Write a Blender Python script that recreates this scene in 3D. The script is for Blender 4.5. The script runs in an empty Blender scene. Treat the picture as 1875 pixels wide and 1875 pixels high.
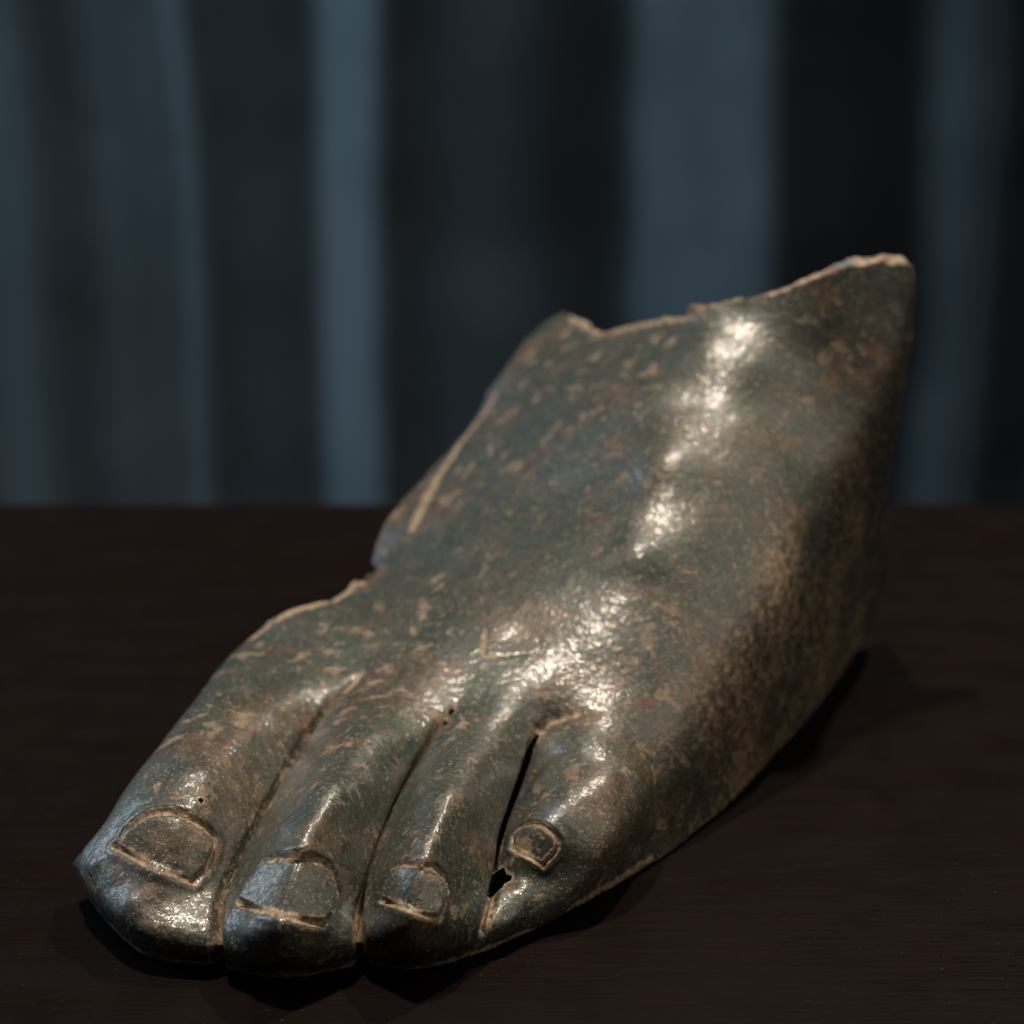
import bpy, math, random
import numpy as np

# ------------------------------------------------------------------ camera, light, exposure
scene = bpy.context.scene
col = scene.collection
R = math.radians

cam_d = bpy.data.cameras.new('camera')
cam = bpy.data.objects.new('camera', cam_d)
col.objects.link(cam)
cam.location = (0, 0, 0.2)
cam.rotation_euler = (R(72), 0, 0)
cam_d.sensor_width = 36
cam_d.lens = 18 / math.tan(R(15.0))
cam_d.clip_start = 0.01
cam_d.clip_end = 50
cam_d.dof.use_dof = True
cam_d.dof.focus_distance = 0.375
cam_d.dof.aperture_fstop = 11.0
cam_d.dof.aperture_blades = 0
scene.camera = cam

world = bpy.data.worlds.new('World')
scene.world = world
world.use_nodes = True
wb = world.node_tree.nodes['Background']
wb.inputs['Color'].default_value = (1.0, 0.92, 0.84, 1)
wb.inputs['Strength'].default_value = 0.015

scene.view_settings.view_transform = 'Standard'
scene.view_settings.look = 'None'
scene.view_settings.exposure = 0
scene.view_settings.gamma = 1
scene.cycles.use_denoising = True


def lamp(name, kind, loc, target, power, color, size, size_y=None, spot=None, spread=180):
    d = bpy.data.lights.new(name, kind)
    d.energy = power
    d.color = color
    if kind == 'AREA':
        d.shape = 'RECTANGLE' if size_y else 'DISK'
        d.size = size
        d.spread = R(spread)
        if size_y:
            d.size_y = size_y
    else:
        d.shadow_soft_size = size
        if spot:
            d.spot_size = R(spot)
            d.spot_blend = 0.5
    o = bpy.data.objects.new(name, d)
    col.objects.link(o)
    o.location = loc
    dx, dy, dz = (target[i] - loc[i] for i in range(3))
    o.rotation_euler = (math.atan2(math.hypot(dx, dy), -dz), 0, math.atan2(dy, dx) - math.pi / 2)
    return o


WARM = (1.0, 0.86, 0.70)
lamp('ceiling_spot', 'SPOT', (-0.18, 0.48, 1.40), (0.03, 0.43, 0.03), 80.0, WARM, 0.04, spot=42)
lamp('ceiling_spot', 'SPOT', (0.40, 0.92, 1.18), (0.03, 0.42, 0.03), 38.0, WARM, 0.03, spot=36)
lamp('room_fill', 'AREA', (1.15, -0.05, 0.95), (0.03, 0.42, 0.03), 1.5, (1.0, 0.84, 0.68), 1.5, spread=80)  # unseen warm fill, added to lift the outer side of the foot
lamp('window_light', 'AREA', (-1.45, 0.62, 0.32), (0.0, 0.42, 0.05), 0.20, (0.42, 0.62, 1.0), 0.9, 0.7, spread=70)
lamp('curtain_light', 'AREA', (-2.6, 1.5, 1.2), (0.3, 2.3, 0.2), 26.0, (0.66, 0.84, 0.98), 0.5, 1.6)

# ------------------------------------------------------------------ numpy helpers
# GEO-BEGIN


def hash3(i, j, k, seed):
    h = (i.astype(np.int64) * 374761393 + j.astype(np.int64) * 668265263 + k.astype(np.int64) * 2147483647 + seed * 974711) & 0xffffffff
    h = ((h ^ (h >> 13)) * 1274126177) & 0xffffffff
    h = (h ^ (h >> 16)) & 0xffff
    return h / 32767.5 - 1.0


def noise(P, scale, seed=0, octaves=1):
    """lattice noise of points in mm, feature size in mm, -1..1"""
    out = np.zeros(P.shape[:-1])
    amp, tot = 1.0, 0.0
    for o in range(octaves):
        Q = P / (scale / 2 ** o) + 17.3 * (o + 1)
        I = np.floor(Q).astype(np.int64)
        f = Q - I
        f = f * f * (3 - 2 * f)
        v = 0
        for a in (0, 1):
            for b in (0, 1):
                for c in (0, 1):
                    w = (f[..., 0] if a else 1 - f[..., 0]) * (f[..., 1] if b else 1 - f[..., 1]) * (f[..., 2] if c else 1 - f[..., 2])
                    v = v + w * hash3(I[..., 0] + a, I[..., 1] + b, I[..., 2] + c, seed + o)
        out += amp * v
        tot += amp
        amp *= 0.5
    return out / tot


def smooth01(x):
    x = np.clip(x, 0, 1)
    return x * x * (3 - 2 * x)


def catmull(C, x):
    """C (n, ...) control values at 0..n-1, x query"""
    n = len(C)
    E = np.concatenate([2 * C[:1] - C[1:2], C, 2 * C[-1:] - C[-2:-1]], 0)
    i = np.clip(np.floor(x).astype(int), 0, n - 2)
    f = (x - i).reshape((-1,) + (1,) * (C.ndim - 1))
    p0, p1, p2, p3 = E[i], E[i + 1], E[i + 2], E[i + 3]
    return 0.5 * (2 * p1 + (p2 - p0) * f + (2 * p0 - 5 * p1 + 4 * p2 - p3) * f ** 2 + (3 * p1 - p0 - 3 * p2 + p3) * f ** 3)


def blur_axis(A, sig, axis):
    """gaussian along one axis, borders kept in place by odd reflection"""
    r = int(3 * sig + 1)
    k = np.exp(-0.5 * (np.arange(-r, r + 1) / sig) ** 2)
    k /= k.sum()
    A = np.moveaxis(A, axis, 0)
    lo = 2 * A[:1] - A[1:r + 1][::-1]
    hi = 2 * A[-1:] - A[-r - 1:-1][::-1]
    E = np.concatenate([lo, A, hi], 0)
    c = np.zeros_like(A)
    for q in range(2 * r + 1):
        c += k[q] * E[q:q + len(A)]
    return np.moveaxis(c, 0, axis)


def normals_of(P):
    ds = np.gradient(P, axis=0)
    dt = np.gradient(P, axis=1)
    N = np.cross(dt, ds)
    N /= np.linalg.norm(N, axis=-1, keepdims=True) + 1e-12
    return N


# control points of the shell in millimetres: rows from toe rim to ankle, columns from medial to lateral
GRID = [
    [(-90.6, 354.0, 6.0), (-85.5, 348.0, 1.5), (-72.4, 329.8, 1.5), (-56.9, 325.0, 1.5), (-42.7, 321.1, 1.5), (-29.2, 325.8, 1.5), (-18.2, 324.4, 1.5), (-7.2, 329.8, 1.5), (-1.4, 334.5, 1.5), (3.0, 338.1, 1.5), (6.9, 341.9, 1.5)],
    [(-91.0, 353.9, 8.0), (-87.4, 346.3, 9.0), (-74.0, 326.9, 9.0), (-56.7, 323.3, 7.0), (-42.3, 315.4, 9.0), (-29.4, 323.9, 7.0), (-18.2, 318.5, 9.0), (-5.6, 330.0, 7.0), (0.3, 334.1, 5.8), (4.7, 339.0, 3.2), (8.3, 343.2, 1.5)],
    [(-90.3, 354.3, 9.0), (-87.8, 348.5, 13.0), (-74.2, 330.8, 13.0), (-57.0, 328.1, 9.5), (-42.9, 313.5, 14.8), (-29.9, 328.1, 9.5), (-18.3, 315.8, 14.8), (-4.8, 336.4, 9.0), (2.5, 338.7, 9.5), (8.0, 341.1, 5.7), (9.7, 344.7, 1.5)],
    [(-83.6, 355.8, 12.0), (-83.6, 351.3, 17.5), (-69.9, 333.8, 18.3), (-56.9, 336.8, 10.0), (-42.9, 314.2, 18.4), (-29.5, 336.8, 10.0), (-18.6, 315.8, 18.4), (-3.6, 345.8, 9.5), (3.8, 343.7, 13.5), (11.8, 343.1, 10.5), (11.4, 345.6, 2.0)],
    [(-81.3, 377.2, 12.0), (-80.0, 359.1, 22.0), (-65.3, 342.1, 26.5), (-53.2, 350.1, 15.0), (-40.5, 323.7, 27.0), (-27.5, 344.8, 14.5), (-16.8, 322.7, 25.5), (-3.1, 353.7, 12.5), (6.9, 347.4, 21.0), (16.6, 346.7, 15.0), (13.7, 348.0, 2.0)],
    [(-78.0, 392.9, 13.0), (-76.0, 370.4, 25.0), (-61.4, 357.0, 29.5), (-49.3, 365.7, 19.0), (-37.3, 334.4, 31.0), (-24.2, 360.4, 18.5), (-13.6, 336.2, 29.5), (-0.9, 366.0, 15.0), (12.1, 356.1, 25.0), (22.1, 353.2, 18.0), (17.3, 351.9, 2.0)],
    [(-71.8, 418.1, 16.0), (-70.2, 397.4, 27.0), (-55.4, 381.1, 31.0), (-42.7, 388.0, 24.0), (-32.4, 359.5, 32.0), (-19.0, 372.5, 24.0), (-10.3, 355.9, 30.0), (2.4, 374.5, 20.5), (16.4, 367.0, 26.0), (26.7, 363.7, 20.0), (22.2, 358.9, 1.0)],
    [(-64.5, 441.4, 22.0), (-64.1, 430.0, 28.0), (-47.8, 411.5, 32.0), (-34.3, 399.3, 31.0), (-23.7, 387.8, 33.0), (-12.6, 384.2, 30.0), (-3.8, 376.8, 31.0), (6.2, 379.6, 26.5), (17.3, 375.6, 29.0), (30.3, 374.8, 21.0), (29.6, 367.2, 1.0)],
    [(-46.9, 442.0, 31.9), (-47.1, 441.0, 32.9), (-35.0, 428.0, 35.8), (-24.5, 416.0, 37.7), (-14.0, 406.0, 38.9), (-4.0, 399.0, 39.1), (6.4, 394.0, 38.5), (17.2, 390.0, 36.9), (27.8, 385.0, 33.2), (36.5, 379.0, 22.2), (39.0, 379.7, 1.0)],
    [(-34.9, 469.0, 32.7), (-35.4, 468.0, 33.8), (-24.3, 452.0, 39.8), (-12.9, 437.0, 44.4), (-2.3, 425.0, 48.0), (7.9, 416.0, 49.9), (19.0, 409.0, 51.1), (29.8, 404.0, 50.3), (41.3, 400.0, 44.6), (50.0, 396.0, 30.4), (50.9, 398.4, 1.0)],
    [(-24.1, 499.0, 46.6), (-24.3, 498.0, 47.5), (-12.5, 478.0, 53.3), (-1.0, 461.0, 58.5), (9.7, 447.0, 62.1), (21.1, 435.0, 65.2), (32.2, 425.0, 66.3), (43.1, 418.0, 63.2), (53.6, 414.0, 54.6), (62.0, 411.0, 39.0), (64.8, 424.3, 1.0)],
    [(-7.2, 524.0, 63.8), (-7.5, 523.0, 64.5), (3.3, 500.0, 72.0), (14.5, 480.0, 77.1), (24.9, 463.0, 80.8), (34.9, 451.0, 83.2), (46.0, 442.0, 82.8), (57.3, 437.0, 78.1), (66.3, 433.0, 68.5), (74.4, 429.0, 48.7), (80.0, 453.9, 1.0)],
    [(4.5, 539.0, 76.4), (4.3, 538.0, 77.1), (13.8, 512.0, 80.5), (24.7, 489.0, 84.4), (34.9, 472.0, 89.8), (44.8, 461.0, 92.4), (57.5, 454.0, 91.3), (70.7, 451.0, 84.5), (80.1, 448.0, 73.7), (85.9, 444.0, 52.6), (95.3, 489.4, 1.0)],
    [(14.9, 547.0, 82.6), (14.7, 546.0, 83.4), (23.0, 517.0, 85.0), (30.6, 494.0, 90.9), (40.8, 479.0, 96.7), (45.0, 469.0, 102.2), (62.0, 463.0, 107.7), (80.0, 461.0, 114.8), (98.4, 463.0, 114.8), (95.0, 456.0, 71.4), (103.7, 500.0, 13.1)],
]
# broken borders: (parameter, x, y, z) along the ankle edge and along the medial edge
ANKLE_EDGE = [
    (1.00, 14.9, 543.4, 84.0), (1.50, 17.4, 531.5, 85.4), (2.00, 21.5, 517.5, 85.7), (2.40, 25.5, 507.8, 86.2),
    (3.00, 30.6, 494.7, 90.8), (3.50, 36.5, 486.5, 94.1), (4.00, 40.8, 479.4, 96.9), (4.50, 43.8, 474.0, 98.0),
    (4.65, 43.9, 472.5, 98.0), (4.78, 44.4, 471.3, 101.5), (5.00, 47.4, 469.4, 101.4), (5.30, 53.2, 467.2, 103.0),
    (5.60, 57.0, 465.4, 104.3), (6.00, 63.4, 463.4, 105.8), (6.30, 67.3, 462.4, 107.1), (6.60, 72.4, 461.8, 109.7),
    (7.00, 80.2, 461.4, 112.3), (7.50, 88.2, 462.0, 113.8), (7.62, 90.3, 462.2, 114.0), (7.72, 91.7, 462.4, 113.3),
    (8.00, 98.0, 462.2, 113.1), (8.15, 98.5, 461.7, 110.6), (8.40, 98.4, 460.2, 95.3), (8.70, 96.8, 458.1, 82.0),
    (9.00, 96.0, 460.6, 70.1), (9.35, 96.2, 471.4, 45.7), (9.42, 98.3, 474.5, 41.7), (9.70, 101.3, 486.8, 22.8),
    (10.00, 102.5, 496.0, 13.8),
]
MEDIAL_EDGE = [
    (7.00, -63.4, 430.1, 27.7), (7.30, -59.2, 432.6, 32.6), (7.60, -53.0, 436.2, 33.4), (8.00, -46.9, 442.4, 32.8),
    (8.10, -45.1, 444.4, 31.8), (8.25, -41.3, 447.9, 33.3), (8.38, -39.2, 451.3, 35.3), (8.50, -37.3, 454.5, 33.5),
    (8.65, -34.5, 458.6, 33.9), (8.78, -33.3, 462.1, 34.4), (8.86, -34.9, 464.3, 33.8), (8.95, -36.2, 466.9, 34.4),
    (9.20, -35.4, 474.1, 37.3), (9.40, -33.6, 480.0, 40.6), (9.70, -29.0, 489.0, 44.6), (10.00, -24.3, 497.6, 47.3),
    (10.50, -15.5, 510.5, 53.7), (10.70, -11.5, 515.5, 56.5), (10.90, -8.8, 520.0, 60.5), (11.10, -6.9, 524.0, 64.7),
    (11.30, -4.9, 527.5, 66.9), (12.00, 3.8, 537.4, 77.0), (12.50, 9.9, 542.0, 81.5), (13.00, 15.0, 545.3, 83.6),
]
GRID = np.array(GRID)
NR, NC = GRID.shape[:2]

# samples: denser where the surface carries small detail
seg_s = [44, 36, 36, 52, 56, 62, 76, 66, 60, 62, 60, 46, 40]
seg_t = [26, 62, 66, 52, 52, 48, 50, 56, 56, 44]
S = np.concatenate([np.linspace(i, i + 1, n, endpoint=False) for i, n in enumerate(seg_s)] + [[NR - 1]])
T = np.concatenate([np.linspace(i, i + 1, n, endpoint=False) for i, n in enumerate(seg_t)] + [[NC - 1]])
nS, nT = len(S), len(T)


def base_surface():
    A = catmull(GRID, S)
    A = np.moveaxis(catmull(np.moveaxis(A, 1, 0), T), 0, 1)
    B = blur_axis(blur_axis(A, 10, 0), 8, 1)
    C = blur_axis(blur_axis(A, 13, 0), 16, 1)      # the instep is smoother than the toes
    w = smooth01((S - 6.6) / 1.6)[:, None, None]
    C = C + (blur_axis(blur_axis(C, 14, 0), 22, 1) - C) * smooth01((S - 10.3) / 1.2)[:, None, None] * smooth01((T - 5.8) / 1.2)[None, :, None]
    M = B * (1 - w) + C * w
    # the two broken borders follow their own outline, fading into the sheet
    E = np.array(ANKLE_EDGE)
    tgt = np.stack([np.interp(T, E[:, 0], E[:, q]) for q in (1, 2, 3)], 1)
    off = (tgt - M[-1]) * (smooth01((T - 0.2) / 0.8))[:, None]
    soft = blur_axis(off, 14, 0)
    M = M + soft[None] * (np.exp(-((NR - 1 - S) / 0.6) ** 2))[:, None, None] + (off - soft)[None] * (np.exp(-((NR - 1 - S) / 0.12) ** 2))[:, None, None]
    E = np.array(MEDIAL_EDGE)
    tgt = np.stack([np.interp(S, E[:, 0], E[:, q]) for q in (1, 2, 3)], 1)
    off = (tgt - M[:, 0]) * smooth01((S - 6.9) / 0.8)[:, None]
    return M + off[:, None] * (np.exp(-(T / 1.5) ** 2))[None, :, None]


SS, TT = np.meshgrid(S, T, indexing='ij')
P0 = base_surface()
N0 = normals_of(P0)


def on_base(s, t):
    i = np.interp(s, S, np.arange(nS))
    j = np.interp(t, T, np.arange(nT))
    i0 = np.clip(np.floor(i).astype(int), 0, nS - 2)
    j0 = np.clip(np.floor(j).astype(int), 0, nT - 2)
    a = (i - i0)[..., None]
    b = (j - j0)[..., None]
    return (P0[i0, j0] * (1 - a) * (1 - b) + P0[i0 + 1, j0] * a * (1 - b) + P0[i0, j0 + 1] * (1 - a) * b + P0[i0 + 1, j0 + 1] * a * b)


def line_dist(pts, pad=6.0, closed=False):
    """distance in mm from every vertex to a polyline given in (s, t); also the position along it 0..1"""
    pts = np.array(pts, float)
    if closed:
        pts = np.vstack([pts, pts[:1]])
    seg = np.linspace(0, len(pts) - 1, (len(pts) - 1) * 6 + 1)
    pts = catmull(pts, seg) if len(pts) > 2 and not closed else np.stack([np.interp(seg, np.arange(len(pts)), pts[:, q]) for q in (0, 1)], 1)
    Q = on_base(pts[:, 0], pts[:, 1])
    lo, hi = Q.min(0) - pad, Q.max(0) + pad
    m = np.all((P0 > lo) & (P0 < hi), -1)
    V = P0[m]
    best = np.full(len(V), 1e9)
    par = np.zeros(len(V))
    for q in range(len(Q) - 1):
        a, d = Q[q], Q[q + 1] - Q[q]
        u = np.clip(((V - a) @ d) / (d @ d + 1e-12), 0, 1)
        e = np.linalg.norm(V - a - u[:, None] * d, axis=1)
        k = e < best
        best[k] = e[k]
        par[k] = (q + u[k]) / (len(Q) - 1)
    D = np.full((nS, nT), 1e3)
    U = np.zeros((nS, nT))
    D[m] = best
    U[m] = par
    return D, U


def inside(poly):
    poly = np.array(poly, float)
    r = np.zeros((nS, nT), bool)
    n = len(poly)
    for q in range(n):
        (s1, t1), (s2, t2) = poly[q], poly[(q + 1) % n]
        if abs(t1 - t2) < 1e-9:
            continue
        c = ((t1 > TT) != (t2 > TT)) & (SS < (s2 - s1) * (TT - t1) / (t2 - t1) + s1)
        r ^= c
    return r
# GEO-END

# ------------------------------------------------------------------ details modelled on the shell
D = np.zeros((nS, nT))                 # displacement along the normal, mm
DEP = np.zeros((nS, nT))               # earthy deposit 0..1
BLU = np.zeros((nS, nT))               # blue-grey corrosion and painted blue reflections 0..1

# fuller, rounder toes with a tight crease where two toes meet
toe_fade = 1 - smooth01((SS - 6.2) / 1.1)
for (a, b, amp) in ((1.0, 3, 3.2), (3, 5, 4.2), (5, 7, 4.2), (7, 9.7, 3.0)):
    u = np.clip((TT - (a + b) / 2) / ((b - a) / 2), -1, 1)
    D += toe_fade * smooth01(SS / 3.0 + 0.1) * (amp * (np.sqrt(np.clip(1 - u * u, 0, 1)) - (1 - u * u)) + 1.3 * amp * (u ** 2 - u ** 4)) * (np.abs(u) < 1)

creases = [
    ([(7.0, 2.95), (6, 3.0), (5, 3.02), (4, 3.0), (3, 3.0), (2, 3.0), (0.8, 3.0), (0, 3)], 2.4, 1.1),
    ([(6.95, 5.0), (6, 5.0), (5, 5.0), (4, 5.0), (3, 5.0), (2, 5.0), (0.8, 5.0), (0, 5)], 2.2, 1.0),
    ([(7.0, 6.98), (6, 7.0), (5, 7.02), (4.2, 7.02), (3.3, 7.02), (2.2, 7.05), (1.0, 7.02)], 2.0, 1.1),
]
for pts, dep, wid in creases:
    d, u = line_dist(pts, 9)
    w = wid * (1 + 0.35 * noise(P0, 5, 3, 2))
    D -= dep * np.exp(-(d / w) ** 1.5) * smooth01(u * 9 + 0.25)
    cn = noise(P0, 6, 35, 3)
    DEP = np.maximum(DEP, np.exp(-(d / (1.15 + 0.7 * cn)) ** 2) * 0.95)
    DEP = np.maximum(DEP, np.exp(-(d / 3.6) ** 2) * (0.52 + 0.25 * cn))

# fold behind and below the little toe
d, u = line_dist([(7.05, 6.96), (7.21, 7.04), (7.35, 7.36), (7.45, 7.68), (7.52, 8.18)], 8)
D -= 0.8 * np.exp(-(d / 1.0) ** 2) * (1 - u) + 0.8 * np.exp(-(d / 3.5) ** 2) * (1 - u)
DEP = np.maximum(DEP, np.exp(-(d / 1.5) ** 2) * 0.9 * (1 - 0.5 * u))
d, u = line_dist([(2.75, 7.14), (2.61, 7.89), (2.72, 8.61), (3.58, 9.02), (5.05, 9.39)], 9)
D -= 1.5 * np.exp(-(d / 2.6) ** 2) * (1 - u)
DEP = np.maximum(DEP, np.exp(-(d / 1.6) ** 2) * 0.5 * (1 - u))

# nails: plate, chased outline, swollen fold behind it
NAIL_TIPS = [
    [(2.86, 1.48), (2.94, 1.69), (3.00, 1.90), (3.04, 2.11), (3.04, 2.30), (3.02, 2.50)],
    [(3.02, 3.40), (3.06, 3.65), (3.06, 3.88), (2.97, 4.10), (2.72, 4.27), (2.36, 4.44)],
    [(3.13, 5.50), (3.15, 5.71), (3.10, 5.90), (2.97, 6.04), (2.69, 6.18), (2.33, 6.28)],
    [(3.54, 7.48), (3.37, 7.66), (3.25, 7.84), (3.17, 8.00), (3.10, 8.14), (3.06, 8.29)],
]
NAILS = [
    [(2.89, 1.52), (3.15, 1.50), (3.38, 1.52), (3.77, 1.66), (3.96, 1.90), (3.96, 2.18), (3.83, 2.44), (3.54, 2.52), (3.27, 2.52), (3.04, 2.48)],
    [(3.00, 3.42), (3.44, 3.50), (3.79, 3.58), (3.94, 3.79), (4.00, 3.98), (3.96, 4.19), (3.79, 4.38), (3.31, 4.48), (2.97, 4.48), (2.39, 4.44)],
    [(3.12, 5.54), (3.56, 5.56), (3.87, 5.60), (3.98, 5.79), (3.94, 6.08), (3.73, 6.24), (3.37, 6.32), (3.00, 6.32), (2.39, 6.28)],
    [(3.60, 7.48), (3.87, 7.48), (4.02, 7.61), (4.02, 7.82), (3.88, 8.12), (3.69, 8.34), (3.42, 8.38), (3.04, 8.27)],
]
SIZE = [1.0, 1.0, 0.85, 0.7]
nail_masks = []
for poly, tipline, k in zip(NAILS, NAIL_TIPS, SIZE):
    arc, ua = line_dist(poly, 9)
    tip, ut = line_dist(tipline, 9)
    ins = inside(poly + tipline[::-1][1:-1])
    nail_masks.append(ins & (arc > 0.45 * k) & (tip > 0.4 * k))
    D -= 0.60 * k * np.exp(-(arc / (0.55 * k)) ** 2) + 0.32 * k * np.exp(-(tip / (0.5 * k)) ** 2)
    edge = np.minimum(arc, tip)
    # flatten the plate: pull it towards its best-fit plane
    Z = P0[ins] + N0[ins] * D[ins][:, None]
    cen = Z.mean(0)
    pn = np.linalg.svd(Z - cen, full_matrices=False)[2][2]
    nm_ = N0[ins].mean(0)
    pn = pn * np.sign(pn @ nm_)
    gap = (P0 + N0 * D[..., None] - cen) @ pn
    D -= np.where(ins, 0.45 * gap * smooth01(edge / (1.2 * k)), 0)
    # the plate slopes in under the fold and stands proud at its free end
    D += np.where(ins, (-0.05 - 0.25 * np.exp(-(arc / (1.5 * k)) ** 2)) * k, 0)
    D += np.where(ins, -0.10 * k * np.exp(-(tip / (2.0 * k)) ** 2) * (1 - np.exp(-(tip / 0.5) ** 2)), 0)
    fold = np.exp(-((arc - 1.5 * k) / (1.1 * k)) ** 2) * (~ins)
    D += 0.34 * k * fold * (0.5 + 0.5 * np.sin(math.pi * np.clip(ua, 0, 1)))
    D += 0.25 * k * np.exp(-((tip - 1.3 * k) / (0.9 * k)) ** 2) * (~ins)
    wob = 0.75 + 0.4 * noise(P0, 2.5, 31, 2)
    DEP = np.maximum(DEP, 1.6 * wob * np.exp(-(edge / (0.85 * k)) ** 2))
    DEP = np.maximum(DEP, 1.1 * wob * np.exp(-((edge - 0.4) / (1.2 * k)) ** 2) * ins)

# knuckles, tendons and dents: (s, t, radius mm, height mm)
BUMPS = [
    (4.75, 1.85, 7.0, 1.0), (4.6, 2.5, 5.0, 0.5), (5.7, 2.55, 6.5, 0.8), (6.6, 1.9, 9, -0.7),
    (5.3, 4.0, 10, 1.3), (4.5, 3.65, 4.5, 0.6), (5.3, 4.45, 6.0, 0.6), (6.3, 4.0, 9, 0.5), (4.35, 4.4, 4.0, 0.4),
    (5.35, 6.0, 9, 1.2), (5.4, 5.55, 5.0, 0.5), (5.05, 6.35, 5.0, 0.6), (4.4, 5.8, 4.0, 0.3),
    (5.4, 7.6, 6.0, 0.9), (5.6, 8.4, 6.0, 0.8), (6.4, 8.0, 9.0, 1.0), (4.65, 7.9, 3.5, -0.3),
    (1.9, 2.0, 4.5, 1.3), (2.1, 1.4, 3.0, 0.7), (2.0, 3.6, 3.5, 0.6),
    (10.32, 5.96, 13, 1.8), (9.34, 6.45, 11, 1.8), (11.05, 5.75, 11, -1.1), (9.2, 2.8, 13, 1.4), (9.9, 4.2, 14, -1.0),
    (11.95, 5.29, 12, 1.2), (11.85, 6.2, 12, 0.9), (8.2, 5.4, 10, -0.8), (8.0, 3.4, 8, -0.6), (12.3, 7.2, 12, -1.0),
]
for s_, t_, r_, h_ in BUMPS:
    c = on_base(np.array([s_]), np.array([t_]))[0]
    d2 = ((P0 - c) ** 2).sum(-1)
    D += h_ * np.exp(-d2 / (0.6 * r_) ** 2)
# tendon ridge along the top of the instep
d, u = line_dist([(8.4, 6.7), (9.3, 6.5), (10.3, 6.0), (11.2, 5.8), (12.0, 5.5)], 16)
D += 0.35 * np.exp(-(d / 6.5) ** 2)
# ridge where the instep turns up into the leg
d, u = line_dist([(12.15, 4.6), (11.98, 5.3), (11.95, 6.0), (11.9, 6.6), (11.7, 7.1)], 14)
D += 0.8 * np.exp(-(d / 8.0) ** 2) * np.sin(math.pi * (0.1 + 0.8 * u))

# flat dents of an old casting patch and hammered unevenness
pd, _ = line_dist([(8.17, 4.6), (7.95, 4.8), (7.82, 4.94), (7.88, 5.3), (7.97, 5.67), (7.99, 5.9)], 6)
D -= 0.22 * np.exp(-(pd / 0.5) ** 2)
DEP = np.maximum(DEP, 1.0 * np.exp(-(pd / 0.9) ** 2) * smooth01((noise(P0, 4, 8, 2) + 0.35) / 0.3))
D += 0.17 * noise(P0, 15, 5, 2) * smooth01((SS - 5) / 2) + 0.09 * noise(P0, 7, 6, 2)
D += 0.05 * noise(P0, 2.2, 7, 2)
rough_tip = np.exp(-(SS / 2.4) ** 2)
D += rough_tip * (0.30 * noise(P0, 3.0, 9, 3))

# part blue-grey corrosion, part blue window reflection put into the colour: (s, t, radius, strength)
for s_, t_, r_, h_ in ((2.3, 1.15, 5.5, 1.0), (1.9, 2.0, 4.5, 0.9), (4.7, 1.35, 5, 0.6), (2.05, 3.55, 3.5, 0.6), (5.3, 3.3, 5, 0.6), (5.9, 3.35, 5, 0.4),
                       (4.35, 8.0, 3.6, 1.0), (5.2, 7.25, 3, 0.6), (2.3, 5.5, 3.2, 0.6), (11.05, 1.15, 9, 1.0), (9.2, 1.1, 7, 1.0), (9.0, 1.05, 5, 0.9)):
    c = on_base(np.array([s_]), np.array([t_]))[0]
    BLU = np.maximum(BLU, h_ * np.exp(-((P0 - c) ** 2).sum(-1) / (0.75 * r_) ** 2))
# brown earth film on the outer side of the heel
film = smooth01((TT - 7.2) / 1.6) * smooth01((SS - 6.8) / 2.0) * (1 - smooth01((SS - 12.0) / 0.7))
DEP = np.maximum(DEP, film * (0.52 + 0.30 * noise(P0, 15, 51, 4)))
# earth along broken borders
for pts, w_, a_ in (([(7.0, 1.05), (7.5, 1.0), (8.0, 1.05), (8.6, 1.1)], 3.0, 0.9), ([(9.4, 1.6), (10, 1.4), (10.6, 1.25), (11.0, 1.3)], 2.2, 0.95),
                    ([(13, 1.5), (13, 3), (13, 5)], 3.2, 0.8), ([(0.2, 0.5), (0.1, 2), (0.1, 5), (0.1, 8), (0.6, 9.9), (3, 9.93), (6, 9.95), (7, 9.95)], 1.3, 0.8)):
    d, _ = line_dist(pts, 10)
    DEP = np.maximum(DEP, a_ * np.exp(-(d / w_) ** 2))

P1 = P0 + N0 * D[..., None]
# ragged outline: pull the borders in and out by noise that dies away inside the sheet


def border_shift(P):
    ds = np.gradient(P, axis=0)
    dt = np.gradient(P, axis=1)
    ds /= np.linalg.norm(ds, axis=-1, keepdims=True) + 1e-9
    dt /= np.linalg.norm(dt, axis=-1, keepdims=True) + 1e-9
    out = np.zeros_like(P)
    calm = 1 - np.exp(-(SS / 0.6) ** 2 - ((10 - TT) / 0.5) ** 2)
    i = np.arange(nS)[:, None]
    j = np.arange(nT)[None, :]
    for dist, vec, amp, seed in ((i, ds, 0.5, 41), (nS - 1 - i, ds, 1.6, 42), (j, dt, 1.3, 43), (nT - 1 - j, dt, 0.5, 44)):
        f = np.exp(-dist / 5.0) + 0 * SS
        src = P.copy()
        nz = 0.8 * noise(src, 9, seed, 4) + 0.65 * noise(src, 2.6, seed + 9, 3)
        out += (amp * nz * f)[..., None] * vec * calm[..., None]
    return out


P1 = P1 + border_shift(P1)
P1[..., 2] = np.maximum(P1[..., 2], 0.35)
N1 = normals_of(blur_axis(blur_axis(P1, 6, 0), 6, 1))
N1 = N1[np.clip(np.arange(nS), 14, nS - 15)][:, np.clip(np.arange(nT), 14, nT - 15)]
P2 = blur_axis(blur_axis(P1, 3, 0), 3, 1) - N1 * (2.6 + 0.3 * noise(P1, 8, 77, 2))[..., None]
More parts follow.
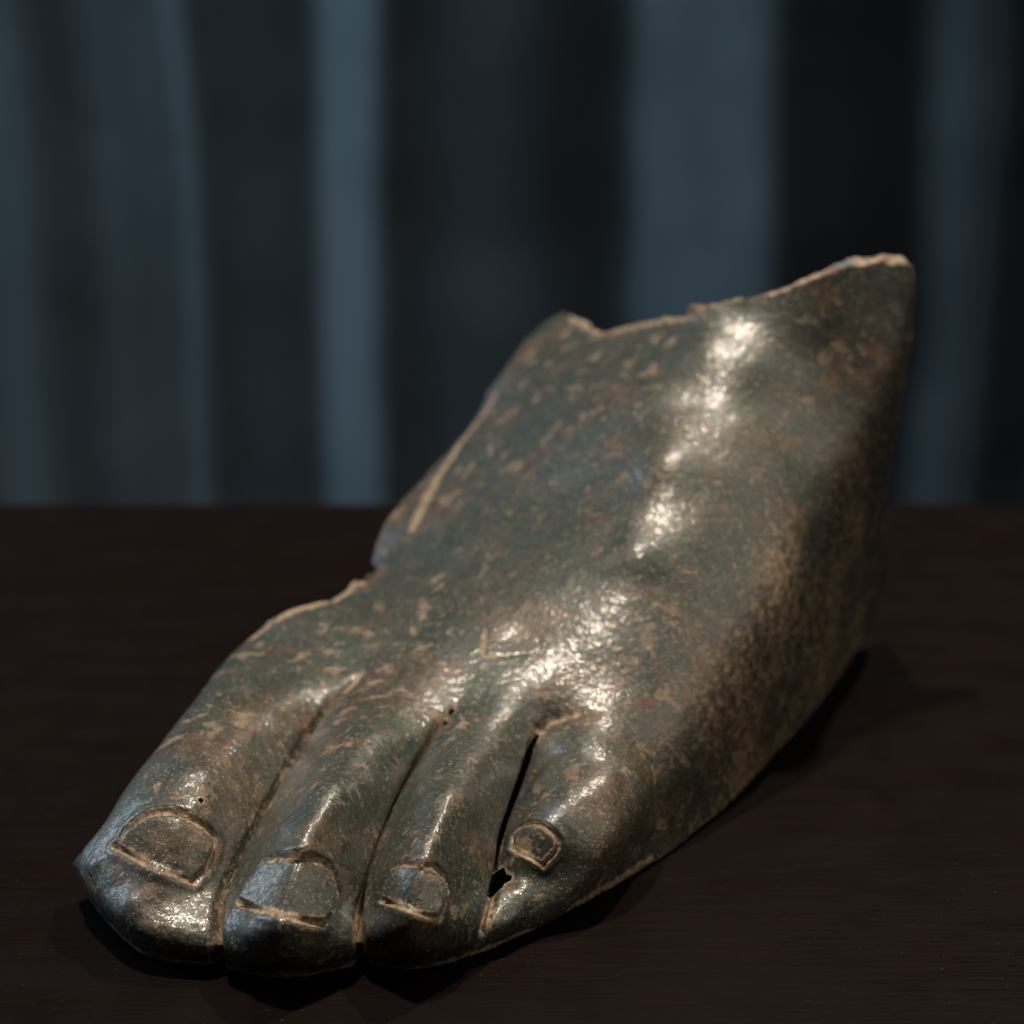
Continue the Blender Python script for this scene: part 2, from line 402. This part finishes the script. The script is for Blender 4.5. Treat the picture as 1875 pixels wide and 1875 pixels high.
# at the ankle the inside of the sheet stands taller, so the fracture faces outwards
lip = P2[-1] - P2[-9]
lip /= np.linalg.norm(lip, axis=-1, keepdims=True)
lipw = smooth01((TT - 4.5) / 0.3) * smooth01((8.1 - TT) / 0.2) * np.exp(-(NR - 1 - SS) / 0.12)
P2 = P2 + lip[None] * (2.3 + 1.7 * noise(P1, 5, 78, 3))[..., None] * lipw[..., None]
P2[..., 2] = np.maximum(P2[..., 2], 0.3)

# ------------------------------------------------------------------ holes corroded through the sheet
sc = lambda A: 0.25 * (A[:-1, :-1] + A[1:, :-1] + A[:-1, 1:] + A[1:, 1:])
keep = np.ones((nS - 1, nT - 1), bool)
d, u = line_dist([(6.93, 7.0), (6.24, 7.03), (5.52, 7.05), (4.98, 7.06), (4.43, 7.03), (3.85, 7.03), (3.33, 7.04)], 6)
w = 0.62 * np.sin(math.pi * np.clip(u * 0.95 + 0.02, 0, 1)) ** 0.5 + 0.22 * noise(P0, 2.2, 50, 2) + 0.10
keep &= sc(d - w) > 0
for s_, t_, r_ in ((2.72, 7.15, 1.9), (2.45, 7.15, 1.6), (3.0, 7.14, 1.5), (2.7, 7.32, 1.4), (6.93, 4.99, 0.75), (6.75, 5.0, 0.5), (4.3, 2.14, 0.62), (4.27, 1.55, 0.3)):
    c = on_base(np.array([s_]), np.array([t_]))[0]
    dd = np.sqrt(((P0 - c) ** 2).sum(-1))
    keep &= sc(dd - r_ - 0.3 * r_ * noise(P0, 1.6, 60, 2)) > 0
    DEP = np.maximum(DEP, 0.7 * np.exp(-((dd - r_) / 1.0) ** 2))

# ------------------------------------------------------------------ face groups
cS, cT = sc(SS), sc(TT)
jag = sc(noise(P0, 6, 12, 2)) * 0.06
group = np.zeros((nS - 1, nT - 1), int)          # 0 instep and ankle
base_line = 6.95 + jag
group[(cS < base_line) & (cT < 3)] = 1
group[(cS < base_line) & (cT >= 3) & (cT < 5)] = 2
group[(cS < base_line) & (cT >= 5) & (cT < 7)] = 3
group[(cS < 7.05 + jag) & (cS > 2.7) & (cT >= 7) & (cT < 9.0 + jag)] = 4
for q, m in enumerate(nail_masks):
    mm = m[:-1, :-1] & m[1:, :-1] & m[:-1, 1:] & m[1:, 1:]
    group[mm] = 5 + q
group[~keep] = -1

# ------------------------------------------------------------------ mesh and material helpers


def mesh_object(name, verts, faces, mat, parent=None, smooth=True, attrs=None):
    verts = np.asarray(verts, np.float32)
    faces = np.asarray(faces, np.int32)
    me = bpy.data.meshes.new(name)
    k = faces.shape[1]
    me.vertices.add(len(verts))
    me.vertices.foreach_set('co', verts.ravel())
    me.loops.add(faces.size)
    me.loops.foreach_set('vertex_index', faces.ravel())
    me.polygons.add(len(faces))
    me.polygons.foreach_set('loop_start', np.arange(0, faces.size, k, dtype=np.int32))
    me.polygons.foreach_set('use_smooth', np.full(len(faces), smooth))
    me.update(calc_edges=True)
    for an, av in (attrs or {}).items():
        at_ = me.attributes.new(an, 'FLOAT', 'POINT')
        at_.data.foreach_set('value', np.asarray(av, np.float32).ravel())
    me.materials.append(mat)
    o = bpy.data.objects.new(name, me)
    col.objects.link(o)
    if parent:
        o.parent = parent
    return o


class NT:
    """small wrapper to write node trees in few lines"""

    def __init__(self, name):
        self.m = bpy.data.materials.new(name)
        self.m.use_nodes = True
        self.t = self.m.node_tree
        self.b = self.t.nodes['Principled BSDF']
        self.tc = self.t.nodes.new('ShaderNodeTexCoord')

    def set(self, sock, v):
        if hasattr(v, 'links'):
            self.t.links.new(v, sock)
        elif isinstance(v, tuple) and len(v) == 3 and sock.type == 'RGBA':
            sock.default_value = (*v, 1)
        else:
            sock.default_value = v

    def mapping(self, scale=(1, 1, 1), loc=(0, 0, 0), rot=(0, 0, 0)):
        n = self.t.nodes.new('ShaderNodeMapping')
        self.t.links.new(self.tc.outputs['Object'], n.inputs['Vector'])
        n.inputs['Scale'].default_value = scale
        n.inputs['Location'].default_value = loc
        n.inputs['Rotation'].default_value = rot
        return n.outputs[0]

    def noise(self, scale, detail=3, rough=0.55, vec=None, dist=0.0):
        n = self.t.nodes.new('ShaderNodeTexNoise')
        n.inputs['Scale'].default_value = scale
        n.inputs['Detail'].default_value = detail
        n.inputs['Roughness'].default_value = rough
        n.inputs['Distortion'].default_value = dist
        self.t.links.new(vec or self.tc.outputs['Object'], n.inputs['Vector'])
        return n.outputs['Fac']

    def voronoi(self, scale, vec=None, feature='F1'):
        n = self.t.nodes.new('ShaderNodeTexVoronoi')
        n.feature = feature
        n.inputs['Scale'].default_value = scale
        self.t.links.new(vec or self.tc.outputs['Object'], n.inputs['Vector'])
        return n.outputs['Distance']

    def cells(self, scale):
        n = self.t.nodes.new('ShaderNodeTexVoronoi')
        n.inputs['Scale'].default_value = scale
        self.t.links.new(self.tc.outputs['Object'], n.inputs['Vector'])
        s = self.t.nodes.new('ShaderNodeSeparateColor')
        self.t.links.new(n.outputs['Color'], s.inputs[0])
        return s.outputs[0]

    def ramp(self, v, lo, hi, a=0.0, b=1.0):
        n = self.t.nodes.new('ShaderNodeMapRange')
        n.interpolation_type = 'SMOOTHSTEP'
        self.set(n.inputs['Value'], v)
        for k, q in (('From Min', lo), ('From Max', hi), ('To Min', a), ('To Max', b)):
            n.inputs[k].default_value = q
        return n.outputs[0]

    def math(self, op, a, b=0.0):
        n = self.t.nodes.new('ShaderNodeMath')
        n.operation = op
        self.set(n.inputs[0], a)
        self.set(n.inputs[1], b)
        return n.outputs[0]

    def mix(self, f, a, b):
        n = self.t.nodes.new('ShaderNodeMix')
        n.data_type = 'RGBA'
        self.set(n.inputs['Factor'], f)
        self.set(n.inputs[6], a)
        self.set(n.inputs[7], b)
        return n.outputs[2]

    def attr(self, name):
        n = self.t.nodes.new('ShaderNodeAttribute')
        n.attribute_name = name
        return n.outputs['Fac']

    def bump(self, h, dist, strength=1.0, prev=None):
        n = self.t.nodes.new('ShaderNodeBump')
        n.inputs['Distance'].default_value = dist
        n.inputs['Strength'].default_value = strength
        self.set(n.inputs['Height'], h)
        if prev:
            self.t.links.new(prev, n.inputs['Normal'])
        return n.outputs[0]

    def out(self, **kw):
        for k, v in kw.items():
            self.set(self.b.inputs[k.replace('_', ' ')], v)
        return self.m


def bronze_material():
    n = NT('patinated_bronze')
    green = n.mix(n.ramp(n.noise(95, 5, 0.6), 0.38, 0.62), (0.046, 0.047, 0.038), (0.022, 0.042, 0.033))
    brown = n.mix(n.ramp(n.noise(300, 4), 0.35, 0.65), (0.040, 0.033, 0.024), (0.105, 0.074, 0.045))
    c = n.mix(n.ramp(n.noise(48, 6, 0.70), 0.51, 0.60), green, brown)
    stain = n.ramp(n.noise(17, 5, 0.65), 0.52, 0.66)
    c = n.mix(n.math('MULTIPLY', stain, 0.55), c, (0.095, 0.066, 0.038))
    # crisp ochre crusts of burial earth, small and mid-sized
    blot = n.math('MULTIPLY', n.ramp(n.noise(175, 6, 0.62), 0.565, 0.625), n.ramp(n.noise(26, 4), 0.38, 0.52))
    c = n.mix(n.math('MULTIPLY', blot, 0.7), c, (0.25, 0.175, 0.11))
    spots = n.math('MULTIPLY', n.ramp(n.noise(430, 4, 0.6), 0.61, 0.65), n.ramp(n.noise(60, 3), 0.38, 0.50))
    c = n.mix(n.math('MULTIPLY', spots, 0.75), c, (0.27, 0.20, 0.13))
    mott = n.noise(1100, 4, 0.7)
    c = n.mix(n.ramp(mott, 0.50, 0.66, 0.0, 0.60), c, (0.13, 0.115, 0.09))
    c = n.mix(n.ramp(mott, 0.34, 0.48, 0.70, 0.0), c, (0.012, 0.013, 0.012))
    # reddish cuprite in a few places
    red = n.math('MULTIPLY', n.ramp(n.noise(210, 4), 0.60, 0.66), n.ramp(n.noise(25, 2), 0.52, 0.62))
    c = n.mix(n.math('MULTIPLY', red, 0.6), c, (0.13, 0.035, 0.022))
    blu = n.math('MULTIPLY', n.attr('corrosion'), n.ramp(n.noise(330, 5, 0.6), 0.28, 0.55))  # mask holds real blue corrosion plus painted-in blue reflections
    c = n.mix(n.math('MULTIPLY', blu, 0.75), c, (0.065, 0.090, 0.135))
    dn = n.ramp(n.noise(520, 6, 0.72), 0.25, 0.72, 0.25, 1.35)
    dep = n.math('MINIMUM', n.math('MULTIPLY', n.attr('deposit'), dn), 1.0)
    depm = n.ramp(dep, 0.30, 0.70)
    c = n.mix(n.math('MULTIPLY', depm, 0.88), c, n.mix(n.ramp(n.noise(900, 4, 0.65), 0.35, 0.65), (0.20, 0.14, 0.085), (0.42, 0.31, 0.20)))
    # pale mineral grains standing in the patina
    cell = n.cells(2100)
    grain = n.math('MULTIPLY', n.ramp(cell, 0.885, 0.90), n.ramp(n.voronoi(2100), 0.42, 0.30))
    c = n.mix(n.math('MULTIPLY', grain, 0.75), c, (0.34, 0.30, 0.24))
    dry = n.math('MAXIMUM', depm, n.math('MAXIMUM', n.math('MULTIPLY', blot, 0.8), n.math('MULTIPLY', blu, 0.5)))
    rough = n.math('ADD', n.ramp(n.noise(120, 4), 0.3, 0.7, 0.38, 0.50), n.math('MULTIPLY', dry, 0.25))
    h = n.math('ADD', n.math('MULTIPLY', n.noise(950, 4, 0.62), 1.0), n.math('MULTIPLY', grain, 0.35))
    b = n.bump(h, 0.00036, 0.55)
    b = n.bump(n.noise(420, 3, 0.5), 0.0004, 0.25, b)
    b = n.bump(n.math('SUBTRACT', depm, blot), 0.00025, 0.6, b)
    cb = n.bump(n.noise(560, 3, 0.55), 0.00046, 0.70)
    return n.out(Base_Color=c, Roughness=rough, Metallic=n.math('MULTIPLY', n.math('SUBTRACT', 1.0, dry), 0.12), Specular_IOR_Level=0.6, Normal=b,
                 Coat_Weight=n.math('SUBTRACT', 0.65, n.math('MULTIPLY', dry, 0.55)), Coat_Roughness=0.17, Coat_Normal=cb)


def fracture_material():
    n = NT('corroded_fracture')
    c = n.mix(n.ramp(n.noise(300, 5, 0.65), 0.35, 0.62), (0.09, 0.065, 0.042), (0.36, 0.28, 0.20))
    c = n.mix(n.ramp(n.noise(110, 4), 0.52, 0.64), c, (0.13, 0.060, 0.036))
    c = n.mix(n.ramp(n.noise(90, 2), 0.58, 0.68), c, (0.10, 0.13, 0.13))
    b = n.bump(n.noise(900, 5, 0.65), 0.0007, 0.9)
    return n.out(Base_Color=c, Roughness=0.7, Normal=b)


def inner_material():
    n = NT('inner_bronze')
    c = n.mix(n.ramp(n.noise(150, 5, 0.6), 0.4, 0.62), (0.022, 0.020, 0.017), (0.10, 0.07, 0.045))
    return n.out(Base_Color=c, Roughness=0.75, Normal=n.bump(n.noise(700, 4), 0.0006, 0.7))


BRONZE = bronze_material()
FRACTURE = fracture_material()
INNER = inner_material()

# ------------------------------------------------------------------ the bronze foot and its parts
origin = np.array([0.010, 0.430, 0.0])
foot = bpy.data.objects.new('bronze_foot', None)
col.objects.link(foot)
foot.location = origin
foot['label'] = 'hollow bronze foot fragment with four toes, dark green patina and broken ankle edge'
foot['category'] = 'sculpture'

OUT = P1.reshape(-1, 3) / 1000.0 - origin
INN = P2.reshape(-1, 3) / 1000.0 - origin
idx = np.arange(nS * nT).reshape(nS, nT)
Q = np.stack([idx[:-1, :-1], idx[:-1, 1:], idx[1:, 1:], idx[1:, :-1]], -1)
# outward winding
mid = Q[(nS - 1) // 2, (nT - 1) // 2]
a_, b_, c_ = OUT[mid[0]], OUT[mid[1]], OUT[mid[2]]
if np.dot(np.cross(b_ - a_, c_ - a_), N0[(nS - 1) // 2, (nT - 1) // 2]) < 0:
    Q = Q[..., ::-1]


def sub(verts, faces):
    u, inv = np.unique(faces, return_inverse=True)
    return verts[u], inv.reshape(faces.shape), u


depf, bluf = np.clip(DEP, 0, 1).ravel(), np.clip(BLU, 0, 1).ravel()


def piece(name, gid, parent, label=None):
    f = Q[group == gid]
    v, ff, u = sub(OUT, f)
    o = mesh_object(name, v, ff, BRONZE, parent, attrs={'deposit': depf[u], 'corrosion': bluf[u]})
    if label:
        o['label'] = label
    return o


piece('instep', 0, foot)
toes = [piece('toe', 1, foot, 'thickest toe with blue corrosion on its rough tip'), piece('toe', 2, foot),
        piece('toe', 3, foot), piece('toe', 4, foot, 'short curled little toe split from its neighbour by a dark crack')]
for q in range(4):
    piece('toenail', 5 + q, toes[q])

vi, fi, _ = sub(INN, Q[keep][:, ::-1])
mesh_object('inner_wall', vi, fi, INNER, foot)

# walls of the fracture: every border between kept and missing sheet
K = np.zeros((nS + 1, nT + 1), bool)
K[1:-1, 1:-1] = keep
walls = []
n_all = nS * nT
for ax in (0, 1):
    if ax == 0:      # edges running along t between cell rows i-1 and i
        A, B = K[:-1, 1:-1], K[1:, 1:-1]
        ii, jj = np.nonzero(A != B)
        p, q_ = idx[ii, jj], idx[ii, jj + 1]
    else:
        A, B = K[1:-1, :-1], K[1:-1, 1:]
        ii, jj = np.nonzero(A != B)
        p, q_ = idx[ii, jj], idx[ii + 1, jj]
    walls.append(np.stack([p, q_, q_ + n_all, p + n_all], -1))
walls = np.concatenate(walls)
vw, fw, uw = sub(np.concatenate([OUT, INN]), walls)
# insert a rough middle row so that the fracture is not a flat strip
V = list(map(tuple, vw))
vw = np.array(V)
m_out = vw[fw[:, 0]], vw[fw[:, 1]], vw[fw[:, 2]], vw[fw[:, 3]]
key = {}
extra = []
F2 = []
for a, b, c, d in fw:
    r = []
    for (p, q_) in ((a, d), (b, c)):
        k = (p, q_)
        if k not in key:
            key[k] = len(vw) + len(extra)
            extra.append((vw[p] + vw[q_]) / 2)
        r.append(key[k])
    F2.append((a, b, r[1], r[0]))
    F2.append((r[0], r[1], c, d))
extra = np.array(extra)
nz = np.stack([noise(extra * 1000, 1.6, 90 + q, 3) for q in range(3)], -1)
extra = extra + nz * 0.00045
extra[:, 2] = np.maximum(extra[:, 2], 0.0003)
mesh_object('broken_edge', np.concatenate([vw, extra]), np.array(F2), FRACTURE, foot)

# ------------------------------------------------------------------ table


def wood_material():
    n = NT('dark_wood')
    g = n.mapping((6, 110, 60))
    g2 = n.mapping((2.2, 26, 10), (3, 1, 0))
    fine = n.noise(9, 5, 0.62, g, 0.3)
    wide = n.noise(4, 3, 0.5, g2, 0.6)
    c = n.mix(n.ramp(fine, 0.35, 0.68), (0.0030, 0.0018, 0.0016), (0.0075, 0.0029, 0.0022))
    c = n.mix(n.ramp(wide, 0.45, 0.7), c, (0.0045, 0.0033, 0.0031))
    pores = n.ramp(n.noise(40, 2, 0.5, n.mapping((9, 190, 60))), 0.62, 0.70)
    c = n.mix(n.math('MULTIPLY', pores, 0.7), c, (0.004, 0.003, 0.003))
    dust = n.ramp(n.noise(900, 1, 0.5), 0.735, 0.77)
    c = n.mix(n.math('MULTIPLY', dust, 0.22), c, (0.10, 0.085, 0.07))
    rough = n.ramp(n.noise(60, 4), 0.3, 0.7, 0.42, 0.58)
    b = n.bump(n.math('ADD', fine, n.math('MULTIPLY', pores, -0.6)), 0.0002, 0.5)
    return n.out(Base_Color=c, Roughness=rough, Specular_IOR_Level=0.05, Normal=b)


def rounded_slab(x0, x1, y0, y1, z0, z1, r=0.003, n=4):
    """slab whose long edges are rounded: the profile in (y, z) swept along x, with capped ends"""
    prof = []
    for cy, cz, a0 in ((y1 - r, z1 - r, 0), (y0 + r, z1 - r, 90), (y0 + r, z0 + r, 180), (y1 - r, z0 + r, 270)):
        for k in range(n + 1):
            a = R(a0 + 90 * k / n)
            prof.append((cy + r * math.cos(a), cz + r * math.sin(a)))
    xs = [x0, x0 + r * 0.3, x0 + r, x1 - r, x1 - r * 0.3, x1]
    ins_ = [r, r * 0.3, 0, 0, r * 0.3, r]
    m = len(prof)
    v, f = [], []
    yc, zc = (y0 + y1) / 2, (z0 + z1) / 2
    for x, e in zip(xs, ins_):
        for y, z in prof:
            v.append((x, y - math.copysign(e, y - yc), z - math.copysign(e, z - zc)))
    for i in range(len(xs) - 1):
        for k in range(m):
            f.append((i * m + k, i * m + (k + 1) % m, (i + 1) * m + (k + 1) % m, (i + 1) * m + k))
    me = bpy.data.meshes.new('tabletop')
    me.from_pydata(v, [], f + [tuple(range(m)), tuple(reversed(range((len(xs) - 1) * m, len(xs) * m)))])
    import bmesh
    bm = bmesh.new()
    bm.from_mesh(me)
    bmesh.ops.recalc_face_normals(bm, faces=bm.faces)
    bm.to_mesh(me)
    bm.free()
    return me


WOOD = wood_material()
tm = rounded_slab(-1.0, 1.0, -0.35, 0.626, -0.03, 0.0)
tm.materials.append(WOOD)
for p in tm.polygons:
    p.use_smooth = False
table = bpy.data.objects.new('table', tm)
col.objects.link(table)
table['label'] = 'dark brown wooden table top under the bronze foot'
table['category'] = 'table'

# ------------------------------------------------------------------ curtain


def fabric_material():
    n = NT('curtain_fabric')
    c = n.mix(n.ramp(n.noise(7, 3), 0.35, 0.65), (0.20, 0.265, 0.31), (0.25, 0.32, 0.37))
    w = n.noise(60, 3, 0.5, n.mapping((8, 8, 1)))
    return n.out(Base_Color=c, Roughness=0.9, Specular_IOR_Level=0.1, Normal=n.bump(w, 0.002, 0.4), Sheen_Weight=0.1)


YC = 2.3
BANDS = [(-260, 120, 0.5), (15, 55, 0.20), (200, 45, 0.15), (270, 30, 0.14), (328, 26, 0.30), (470, 60, 0.04), (636, 48, 1.0), (680, 30, 0.3), (900, 110, 0.17), (1230, 70, 0.72), (1345, 62, 0.80),
         (1500, 60, 0.04), (1715, 48, 0.50), (1790, 40, 0.25), (2000, 60, 0.6), (2300, 80, 0.8)]
rnd = random.Random(4)
for q in range(1, 16):                       # the folds go on beyond the picture
    BANDS += [(-260 - q * 270 + rnd.uniform(-60, 60), rnd.uniform(40, 100), rnd.uniform(0.2, 0.9)), (2300 + q * 270 + rnd.uniform(-60, 60), rnd.uniform(40, 100), rnd.uniform(0.2, 0.9))]


def curtain_mesh():
    xs = np.linspace(-3.0, 3.0, 2000)
    zs = np.linspace(-1.7, 1.5, 60)
    X, Z = np.meshgrid(xs, zs)
    px = 937.5 + X / 2.3 * 3499
    v = (0.15 - Z) / 0.62           # 0 near the top of the picture, 1 at the table
    sway = 22 * np.tanh((v - 0.25) * 4) * np.exp(-((px - 300) / 200) ** 2) + 10 * np.sin(v * 3.0 + px / 300)
    q = px - sway
    b = np.zeros_like(q)
    for c_, w_, h_ in BANDS:
        b += h_ * np.exp(-np.abs((q - c_) / w_) ** 2.6)
    b = b * (1 + 0.28 * noise(np.stack([q * 0.5, Z * 1000 * 0.7, 0 * q], -1), 110, 5, 3))
    slope = 0.70 - 1.30 * b
    dx = xs[1] - xs[0]
    y = np.cumsum(slope, axis=1) * dx
    # take out the slow drift so that the cloth hangs in one plane
    y = y - blur_axis(y, 110, 1)
    V = np.stack([X, YC + y, Z], -1).reshape(-1, 3)
    nz_, nx_ = X.shape
    ix = np.arange(nz_ * nx_).reshape(nz_, nx_)
    Fq = np.stack([ix[:-1, :-1], ix[:-1, 1:], ix[1:, 1:], ix[1:, :-1]], -1).reshape(-1, 4)
    return V, Fq


V, Fq = curtain_mesh()
cur = mesh_object('curtain', V, Fq, fabric_material())
sm = cur.modifiers.new('thickness', 'SOLIDIFY')
sm.thickness = 0.002
sm.offset = 1
cur['label'] = 'blue grey curtain in long vertical folds hanging behind the table'
cur['category'] = 'curtain'
